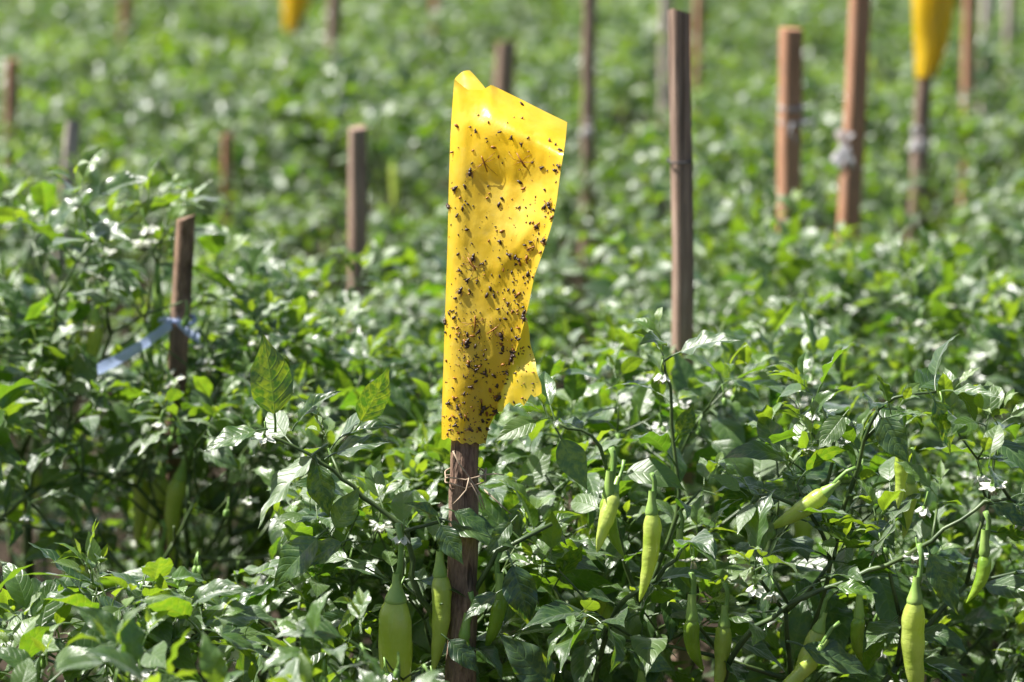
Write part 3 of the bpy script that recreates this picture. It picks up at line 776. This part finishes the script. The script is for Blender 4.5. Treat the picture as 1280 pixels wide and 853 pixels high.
while nb < 720:
    py = 110+445*(rs.random()**.72); l, r = lerpt(LEFT, py), lerpt(RIGHT, max(153, py)); px = rs.uniform(l+1, r-1)
    if rs.random() < .32:
        c_ = rs.choice(clumps); px, py = c_[0]+rs.gauss(0, 6), c_[1]+rs.gauss(0, 9); l, r = lerpt(LEFT, py), lerpt(RIGHT, max(153, py))
        if not (l+1 < px < r-1 and py < 552): continue
    if py < topedge((px-l)/(r-l))+6: continue
    if py > 400 and rs.random() < .25: continue
    if px < l+18 and rs.random() < .3: continue
    dens = .40 if py < 250 else .85
    if rs.random() > dens: continue
    q, n = on_trap(px, py); sz = TK*rs.choice((.7, .9, 1.1, 1.3, 1.6, 2.1, 2.7, 3.9))*rs.uniform(.6, 1.1); nb += 1
    a = rs.uniform(0, 6.28); x = Vector((math.cos(a), 0, math.sin(a))); y = n.cross(x)
    b = q+n*sz*.25
    mb.tube([b-x*sz, b-x*sz*.4+y*sz*.15, b+x*sz*.3, b+x*sz], [sz*.15, sz*rs.uniform(.4, .65), sz*rs.uniform(.35, .6), sz*.1], 5, True, 0 if rs.random() < .62 else 1)
props(link('insect_specks', mb.mesh('insect_specks', [M_BUG, M_BUGB]), trap), kind='stuff')
# two far traps
def far_trap(label, LE, RI, Y, y0, y1):
    c = at((LE[0][1]+RI[0][1])/2, y1, Y); t = empty('sticky_trap', c, label, 'insect trap', 'yellow sticky traps')
    for nm, sg in (('front_sheet', -1), ('back_sheet', 1)):
        rows = []
        for i in range(19):
            py = y0+(y1-y0)*i/18; l, r = lerpt(LE, py), lerpt(RI, py); row = []
            for j in range(13):
                u = j/12; px = l+(r-l)*u
                row.append(at(px, py, Y+sg*(.026*math.sin(math.pi*min(1, u*1.4))**.8+.003*math.sin(u*8+py*.05)) if 0 < j < 12 else Y)-c)
            rows.append(row)
        mb = MB(); mb.grid(rows, flip=sg > 0); link(nm, mb.mesh(nm, M_TRAPF), t)
far_trap('yellow plastic trap on a thin stake cut off by the top right edge', [(-160, 1138), (0, 1140), (95, 1144)], [(-160, 1215), (0, 1195), (60, 1184), (97, 1170)], Yof(200), -160, 97)
far_trap('blurred yellow trap cut off by the top edge, left of the large yellow trap', [(-100, 345), (0, 353), (36, 355)], [(-100, 400), (0, 388), (38, 373)], Yof(40), -100, 38)

# ------------------------------------------------------------------ hero plants of the front row
GF = 'chilli plants of the front rows'
CLEAR = [(550, 80, 712, 560, .02), (560, 556, 606, 615, -.005), (470, 650, 528, 853, -.03), (524, 665, 560, 835, -.03), (608, 690, 640, 800, -.03), (575, 740, 612, 840, -.03),
         (1118, 680, 1168, 853, -.10), (255, 405, 420, 575, -.02), (435, 455, 500, 560, -.02), (798, 590, 832, 725, -.04), (850, 720, 880, 840, -.05), (892, 735, 922, 820, -.03),
         (1000, 590, 1068, 645, -.04), (955, 775, 1055, 853, -.08), (312, 560, 470, 735, -.05), (640, 690, 690, 790, -.05), (1070, 640, 1280, 720, -.10), (1110, 580, 1210, 680, -.06), (112, 392, 258, 470, .70), (210, 266, 240, 425, .72), (832, 10, 866, 425, .8), (150, 600, 330, 720, .60)]
def proj(p):
    d = p-CAM; f = d.dot(FWD); return 640+FPX*d.x/f, 426.5-FPX*d.dot(UP)/f
SUNNY = [at(498, 745, -.03), at(492, 785, -.03), at(500, 825, -.03), at(542, 740, -.03), at(1140, 770, -.10), at(1142, 820, -.10), at(815, 670, -.04), at(1045, 612, -.04)]
def in_sun_path(p, q):
    d = p-q; k = d.dot(SUN); return k > -.01 and (d-SUN*k).length < .034
def prune(S, base, M=None):
    out = []; M = M or Matrix.Translation(base)
    for l in S.leaves:
        if not isinstance(l[1], tuple):
            q = M @ (l[0] @ Vector((.85, 0, -.1))); x, y = proj(q)
            q2 = M @ (l[0] @ Vector((1.2, 0, -.3))); x2, y2 = proj(q2); x1, y1 = proj(M @ l[0].to_translation())
            if any(any(c[0] <= a <= c[2] and c[1] <= b <= c[3] for a, b in ((x, y), (x2, y2), (x1, y1))) and q.y < c[4] for c in CLEAR): continue
        out.append(l)
    S.leaves = [l for l in out if isinstance(l[1], tuple) or not any(in_sun_path(M @ (l[0] @ Vector((.8, 0, -.1))), q) for q in SUNNY)]
    S.peppers = [e for e in S.peppers if len(e) > 4 or not any(c[0] <= proj(base+e[0])[0] <= c[2] and c[1]-60 <= proj(base+e[0])[1] <= c[3] for c in CLEAR)]
def hero(px, Y, seed, H, label, spread=1.0, custom=None, sc=1.06, pep=.1, stop=.16):
    base = Vector((at(px, 600, Y).x, Y, 0)); S = grow(seed, H, spread, stop=stop, pep=pep, sc=sc)
    if custom: custom(S, base)
    prune(S, base)
    return put_plant(('hero', seed), S, base, 0, 1, label, GF, True)
def branch_px(S, base, pts, r0, r1, seed, every=.035, leafsc=1.0, endtip=True, skip=0):
    """one hand placed branch through photo points (px, py, Y), leaves alternate along it"""
    rng = random.Random(seed); P = [at(*p)-base for p in pts]; r0, r1 = r0*.80, r1*.80
    for i_ in range(1, len(P)-1): P[i_] = P[i_]+Vector((rng.gauss(0, .004), rng.gauss(0, .006), rng.gauss(0, .005)))
    # smooth
    Q = []
    for i in range(len(P)-1):
        a, b, c, d = P[max(i-1, 0)], P[i], P[i+1], P[min(i+2, len(P)-1)]
        for k in range(4):
            t = k/4; Q.append(.5*((2*b)+(c-a)*t+(2*a-5*b+4*c-d)*t*t+(3*b-a-3*c+d)*t**3))
    Q.append(P[-1]); n = len(Q)
    Q = [q+Vector((rng.gauss(0, .0011), 0, rng.gauss(0, .0013))) if 0 < i < n-1 else q for i, q in enumerate(Q)]
    S.stems.append((Q, [(r0+(r1-r0)*i/(n-1))*(1.22 if i % 4 == 0 else 1) for i in range(n)], 7))
    acc = 0; side = 1
    for i in range(1, n):
        acc += (Q[i]-Q[i-1]).length
        if acc > every and i > skip:
            acc = 0; side = -side; d = (Q[i]-Q[i-1]).normalized(); s = d.cross(Vector((0, 0, 1))).normalized()*side
            add_leaf(S, rng, Q[i], s*.8+d*.5+Vector((0, 0, rng.uniform(-.4, .4))), rng.uniform(.048, .074)*leafsc, max(0, rng.gauss(.12, .14)))
            if rng.random() < .5:
                a2 = rng.uniform(0, 6.28); tw = (d*.5+Vector((math.cos(a2), math.sin(a2), .7))).normalized(); e = Q[i]+tw*.035
                S.stems.append(([Q[i], Q[i]+tw*.018, e], [.0018, .0015, .0013], 5)); tip(S, rng, e, tw, .9)
    if endtip: tip(S, rng, Q[-1], (Q[-1]-Q[-2]).normalized())
def leaf_px(S, base, b, t, up, kind, tone, stalk=.22):
    """one hand placed leaf: blade from photo point b to photo point t, upper side facing up"""
    B, T = at(*b)-base, at(*t)-base; d = T-B; L_ = d.length/(1.0)
    m = frame(d, Vector(up)); S.leaves.append((Matrix.Translation(B-d.normalized()*stalk*L_*.9) @ m @ Matrix.Scale(L_*1.03, 4), ('set', kind), tone))
def custom_left(S, base):
    # the upright arching branch left of the stake with the big backlit leaf and flower at its tip
    branch_px(S, base, [(585, 870, .02), (560, 790, .0), (530, 722, -.01), (500, 672, -.01), (455, 620, -.01), (405, 570, -.01), (340, 545, -.01)], .0048, .0018, 5, .05, .9, False, 2)
    S.stems.append(([at(492, 668, -.01)-base, at(520, 660, -.02)-base, at(552, 652, -.03)-base], [.0024, .002, .0018], 6))
    S.stems.append(([at(552, 790, 0)-base, at(590, 745, -.02)-base, at(622, 690, -.03)-base, at(690, 655, -.03)-base], [.0036, .003, .0026, .002], 6))
    leaf_px(S, base, (342, 520, -.02), (331, 418, -.015), (.35, -.8, -.35), 0, .22)
    leaf_px(S, base, (322, 541, -.02), (257, 561, -.035), (.1, -.35, 1), 2, .35)
    leaf_px(S, base, (374, 530, -.01), (418, 484, -.02), (-.8, -.5, .5), 3, .1)
    leaf_px(S, base, (448, 528, -.02), (486, 460, -.01), (.35, -.8, -.2), 0, .25)
    leaf_px(S, base, (395, 572, -.03), (320, 652, -.05), (-.6, -.5, .6), 1, .3)
    leaf_px(S, base, (397, 578, -.03), (414, 645, -.04), (-.3, -.9, .3), 2, .02)
    leaf_px(S, base, (418, 660, -.03), (452, 612, -.03), (-.2, -.9, .2), 0, .45)
    leaf_px(S, base, (400, 672, -.04), (343, 735, -.05), (-.3, -.8, .6), 2, .3)
    leaf_px(S, base, (420, 570, -.02), (490, 545, -.03), (0, -.5, 1), 2, .05)
    leaf_px(S, base, (436, 545, -.02), (500, 527, -.02), (0, -.3, 1), 3, .1)
    leaf_px(S, base, (430, 680, -.04), (370, 712, -.05), (.0, -.5, 1), 2, .05)
    leaf_px(S, base, (548, 650, -.03), (508, 625, -.04), (.4, -.7, .6), 1, .2)
    leaf_px(S, base, (560, 655, -.02), (640, 690, -.04), (.1, -.5, 1), 1, .25)
    leaf_px(S, base, (566, 641, -.045), (618, 667, -.055), (0, -.6, 1), 2, .1)
    leaf_px(S, base, (551, 655, -.045), (577, 705, -.055), (-.3, -.9, .3), 0, .0)
    leaf_px(S, base, (640, 652, -.04), (606, 690, -.05), (.3, -.8, .6), 1, .2)
    leaf_px(S, base, (622, 742, -.05), (578, 772, -.055), (.1, -.7, .7), 1, .15)
    leaf_px(S, base, (560, 800, -.05), (602, 838, -.06), (-.1, -.8, .6), 2, .0)
    S.flowers.append((at(331, 527, -.02)-base, .5, .3)); S.flowers.append((at(505, 650, -.03)-base, 1.0, .2))
    for p, k, yw, tl, sc in (((497, 655, -.03), 5, .3, .03, 1.1), ((549, 665, -.03), 6, 1.0, -.02, 1.0), ((625, 690, -.03), 2, 2.6, 0, 1.0), ((588, 740, -.03), 2, .4, .15, 1.0)):
        S.peppers.append((at(*p)-base, k, yw, tl, sc))
def custom_mid(S, base):
    branch_px(S, base, [(735, 880, .05), (770, 775, -.02), (815, 730, -.04), (860, 680, -.04)], .004, .002, 8, .04)
    branch_px(S, base, [(800, 760, .10), (770, 650, .08), (745, 560, .06), (700, 530, .06)], .0036, .0016, 9, .04)
    branch_px(S, base, [(800, 760, .10), (850, 640, .10), (842, 520, .10), (830, 452, .10)], .0036, .0016, 10, .045)
    leaf_px(S, base, (640, 705, -.05), (668, 782, -.06), (-.2, -.7, .7), 2, .0)
    leaf_px(S, base, (700, 548, .0), (728, 612, -.01), (.3, -.9, .3), 0, .4)
    leaf_px(S, base, (848, 545, .05), (868, 505, .05), (.2, -.9, .2), 0, .3)
    leaf_px(S, base, (790, 815, -.06), (838, 840, -.06), (.0, -.9, .4), 0, .25)
    leaf_px(S, base, (690, 860, -.06), (625, 800, -.07), (-.1, -.8, .6), 2, .0)
    for p, k, yw, tl, sc in (((815, 592, -.04), 6, .6, 0, .9), ((764, 560, .04), 2, .2, .05, 1.1), ((780, 575, .06), 0, 1.0, .6, .7), ((864, 715, -.05), 2, .9, -.05, 1.05), ((906, 730, -.03), 1, .5, .0, .85), ((850, 640, .05), 2, .5, .0, .8)):
        S.peppers.append((at(*p)-base, k, yw, tl, sc))
def custom_right(S, base):
    branch_px(S, base, [(900, 860, -.02), (935, 800, -.05), (1010, 750, -.07), (1090, 715, -.08), (1170, 670, -.09), (1230, 637, -.10), (1270, 628, -.10)], .0040, .0018, 12, .035, .95)
    branch_px(S, base, [(1010, 800, .05), (1040, 700, .0), (1010, 640, -.02), (950, 620, -.03)], .0034, .0018, 13, .04)
    branch_px(S, base, [(1040, 700, .05), (1060, 600, .02), (1110, 515, .0), (1170, 490, .0)], .0034, .0016, 14, .035)
    branch_px(S, base, [(1020, 640, .05), (1045, 560, .04), (1020, 500, .05)], .0028, .0015, 15, .035)
    leaf_px(S, base, (1165, 500, -.02), (1195, 565, -.03), (.3, -.7, .7), 2, .05)
    leaf_px(S, base, (1100, 520, -.01), (1132, 580, -.02), (-.3, -.8, .5), 0, .0)
    leaf_px(S, base, (1055, 520, .0), (1022, 560, -.01), (-.2, -.9, .3), 0, .3)
    leaf_px(S, base, (1160, 690, -.09), (1190, 770, -.10), (.2, -.8, .4), 1, .05)
    leaf_px(S, base, (1045, 735, -.08), (1095, 745, -.09), (0, -.6, 1), 1, .85)
    leaf_px(S, base, (1000, 810, -.08), (1085, 850, -.09), (0, -.5, 1), 1, .0)
    leaf_px(S, base, (1240, 630, -.10), (1285, 665, -.11), (.2, -.6, .8), 1, .1)
    S.flowers.append((at(1145, 672, -.09)-base, .3, .1)); S.flowers.append((at(1160, 615, -.03)-base, 1.3, .2))
    for p, k, yw, tl, sc in (((1149, 680, -.10), 7, .2, .05, 1.0), ((1070, 585, -.04), 0, 3.0, -.85, .75), ((1050, 778, -.08), 3, 3.1, -.6, .72), ((1040, 740, -.04), 0, 3.0, -.3, .8), ((1232, 640, -.10), 4, .3, 0, 1.0), ((1075, 720, -.05), 2, 1.2, 0, .9), ((1130, 520, .02), 1, .8, 0, .7), ((1140, 560, .04), 1, .2, 0, .7)):
        S.peppers.append((at(*p)-base, k, yw, tl, sc))
_pp = put_pepper
def put_pepper5(parent, k, p, yaw, tl, sc=1): return _pp(parent, k, p, yaw, tl, sc)
# plants may carry five-item pepper entries (with a scale)
def put_plant_peppers(t, S):
    for e in S.peppers: put_pepper5(t, e[1], e[0], e[2], e[3], e[4] if len(e) > 4 else 1)
_put = put_plant
def put_plant(key, S, loc, rot, scale, label, group, single, name='chilli_plant'):
    pe, S.peppers = S.peppers, []
    t = _put(key, S, loc, rot, scale, label, group, single, name)
    S.peppers = pe; put_plant_peppers(t, S)
    return t

hero(505, .10, 101, .52, 'chilli plant round the bark-covered stake, its arching branch tipped with a big backlit leaf', 1.0, custom_left)
hero(770, .16, 102, .60, 'chilli plant right of the bark-covered stake with stubby pale peppers', 1.0, custom_mid)
hero(1040, .10, 103, .63, 'bushy chilli plant with a branch reaching right and one long hanging pepper', 1.0, custom_right)
hero(85, -.12, 104, .50, 'low chilli plant in the lower left corner', 1.0)
hero(330, -.36, 105, .50, 'slightly blurred chilli plant nearest the camera left of the bark-covered stake', 1.0)
hero(640, .42, 106, .56, 'chilli plant just behind the bark-covered stake', 1.0)
hero(690, .27, 108, .50, 'low chilli plant between the bark-covered stake and the stubby pale peppers', 1.0)
hero(1200, .22, 109, .42, 'low chilli plant in the shade under the branch reaching right', 1.0)
hero(905, .45, 107, .58, 'chilli plant behind the gap between the two right front plants', 1.0)

# ------------------------------------------------------------------ further rows
PROTO = [grow(300+i, .58+.03*(i % 3), 1.0, stop=.14, pep=.08, sc=.92) for i in range(6)]
rr = random.Random(21)
hero_xy = []
import copy
def second(px, Y, k, sc, label, peppers=()):
    rot = rr.uniform(0, 6.28); x = at(px, 500, Y).x
    M = Matrix.Translation((x, Y, 0)) @ Matrix.Rotation(rot, 4, 'Z') @ Matrix.Scale(sc, 4)
    S = copy.copy(PROTO[k]); prune(S, Vector((x, Y, 0)), M)
    Mi = M.inverted()
    for p, kk, tl, s_ in peppers: S.peppers = S.peppers+[(Mi @ at(*p), kk, -rot, tl, s_/sc)]
    put_plant(('second', px), S, (x, Y, 0), rot, sc, label, GF, True)
second(30, .74, 0, 1.28, 'tall leafy chilli plant standing out at the left edge', [((91, 345, .66), 1, 0, 1.0), ((120, 352, .66), 1, .05, .95), ((60, 360, .66), 1, -.05, .9)])
second(205, .50, 1, .93, 'blurred chilli plant at the left with long pale peppers hanging in its shade', [((240, 545, .54), 3, .30, 1.0), ((206, 545, .60), 1, .12, 1.0), ((172, 535, .64), 1, -.04, 1.1), ((203, 650, .52), 1, .1, .95)])
second(395, .72, 2, .86, 'blurred chilli plant behind the big backlit leaf')
second(330, 1.0, 4, .86, 'blurred chilli plant just right of the stake with the blue strip')
second(560, .90, 3, .90, 'blurred chilli plant seen left of the large yellow trap at half height')
second(-110, .55, 5, 1.0, 'blurred chilli plant cut off by the left edge under the tall leafy plant')
second(1150, .54, 4, .78, 'blurred chilli plant behind the bushy right plant')
second(1300, .34, 5, .66, 'low blurred chilli plant at the right edge with thin drooping branches')
second(1400, .62, 3, .84, 'blurred chilli plant cut off by the right edge')
second(745, .80, 0, .86, 'blurred chilli plant at the foot of the tall weathered stake, left side')
second(900, .84, 2, .88, 'blurred chilli plant hiding the foot of the tall weathered stake')
second(448, 1.12, 1, .98, 'blurred chilli plant a step before the flat topped grey stake')
second(238, .64, 3, 1.06, 'blurred chilli plant at the foot of the stake tied with the blue strip')
second(230, .86, 5, .66, 'low blurred chilli plant in the dark gap behind the left front plants')
second(1050, .94, 1, .98, 'blurred chilli plant in front of the square reddish stake')
second(1240, 1.0, 2, .86, 'blurred chilli plant in the second row near the right edge')
second(1010, 1.62, 4, .86, 'blurred chilli plant hiding the foot of the square reddish stake')
second(1085, 1.58, 2, .86, 'blurred chilli plant hiding the foot of the leaning crooked stake')
GB = 'chilli plants of the far rows'
SHORT = {'tall': 'tall weathered stake', 'far_trap': 'stake under the upper right yellow trap', 's6': 'thin reddish stake beside the upper right trap',
         's7': 'pale middle stake at the upper right', 's8': 'pale rightmost stake at the upper right', 's9': 'thin brown stake behind the tall weathered stake', 's10': 'pale stake behind the tall weathered stake', 's11': 'dark stake right of the large yellow trap',
         's12': 'short stake peeping over the large yellow trap', 's13': 'flat topped grey stake', 's14': 'brown grey stake beside the upper left trap', 's15': 'stake under the upper left trap', 's16': 'small reddish stake stub',
         's18': 'grey stake behind the tall leafy plant', 's19': 'brown stake at the far left edge', 's20': 'very blurred brown stake at the top left', 's21': 'thin stake at the top edge'}
y = 1.30; far = []
def front_of(x, y):                             # a plant that stands right before a stake is a low one
    f = 1.0
    for key, o in STAKES.items():
        b = o.location
        if key in SHORT and b.y-1.5 < y < b.y and abs(x-b.x*(y-CAM.y)/(b.y-CAM.y)) < .24: f = min(f, {'s16': .74, 's12': .80, 's11': .88, 'far_trap': .92, 's13': 1.0, 's14': 1.0}.get(key, .94))
    return f
while y < 11.2:
    hwid = (y-CAM.y)*.18*1.14+.5
    x = -hwid+rr.uniform(0, .3)
    while x < hwid:
        k = rr.randrange(6); yy = y+rr.gauss(0, .05); sc = rr.uniform(.84, 1.06); f = front_of(x, yy)
        if f < 1: sc = min(sc, f*rr.uniform(1.0, 1.06))
        far.append(put_plant(('proto', k), PROTO[k], (x, yy, 0), rr.uniform(0, 6.28), sc,
                  'chilli plant merging into the blurred green rows behind the nearer plants', GB, False))
        x += rr.uniform(.29, .38)
    y += .58
taken = set()
for key, txt in SHORT.items():
    b = STAKES[key].location; best = min((f for f in far if f.name not in taken), key=lambda f: (f.location.x-b.x)**2+(f.location.y+.12-b.y)**2)
    taken.add(best.name); best['label'] = 'blurred chilli plant at the foot of the '+txt
# the same crop goes on beside and behind the strip in view: one uncounted mass
rest = empty('chilli_rows', (0, 6, 0), 'continuing rows of chilli plants beyond both sides and the far end of the field in view', None)
rest['kind'] = 'stuff'
y = .70
while y < 15.5:
    hw0 = (y-CAM.y)*.18*1.14+.72 if y > 1.2 else 1.15
    x = -hw0-1.9
    while x < hw0+1.9:
        if abs(x) > hw0 or y > 11.6:
            c = CACHE[('proto', rr.randrange(6))]
            m = Matrix.Translation((x, y-6+rr.gauss(0, .05), 0)) @ Matrix.Rotation(rr.uniform(0, 6.28), 4, 'Z') @ Matrix.Scale(rr.uniform(.84, 1.06), 4)
            props(link('foliage', c['fol'], rest, m), kind='stuff')
            link('stem', c['stem'], rest, m)
        x += rr.uniform(.30, .40)
    y += .58
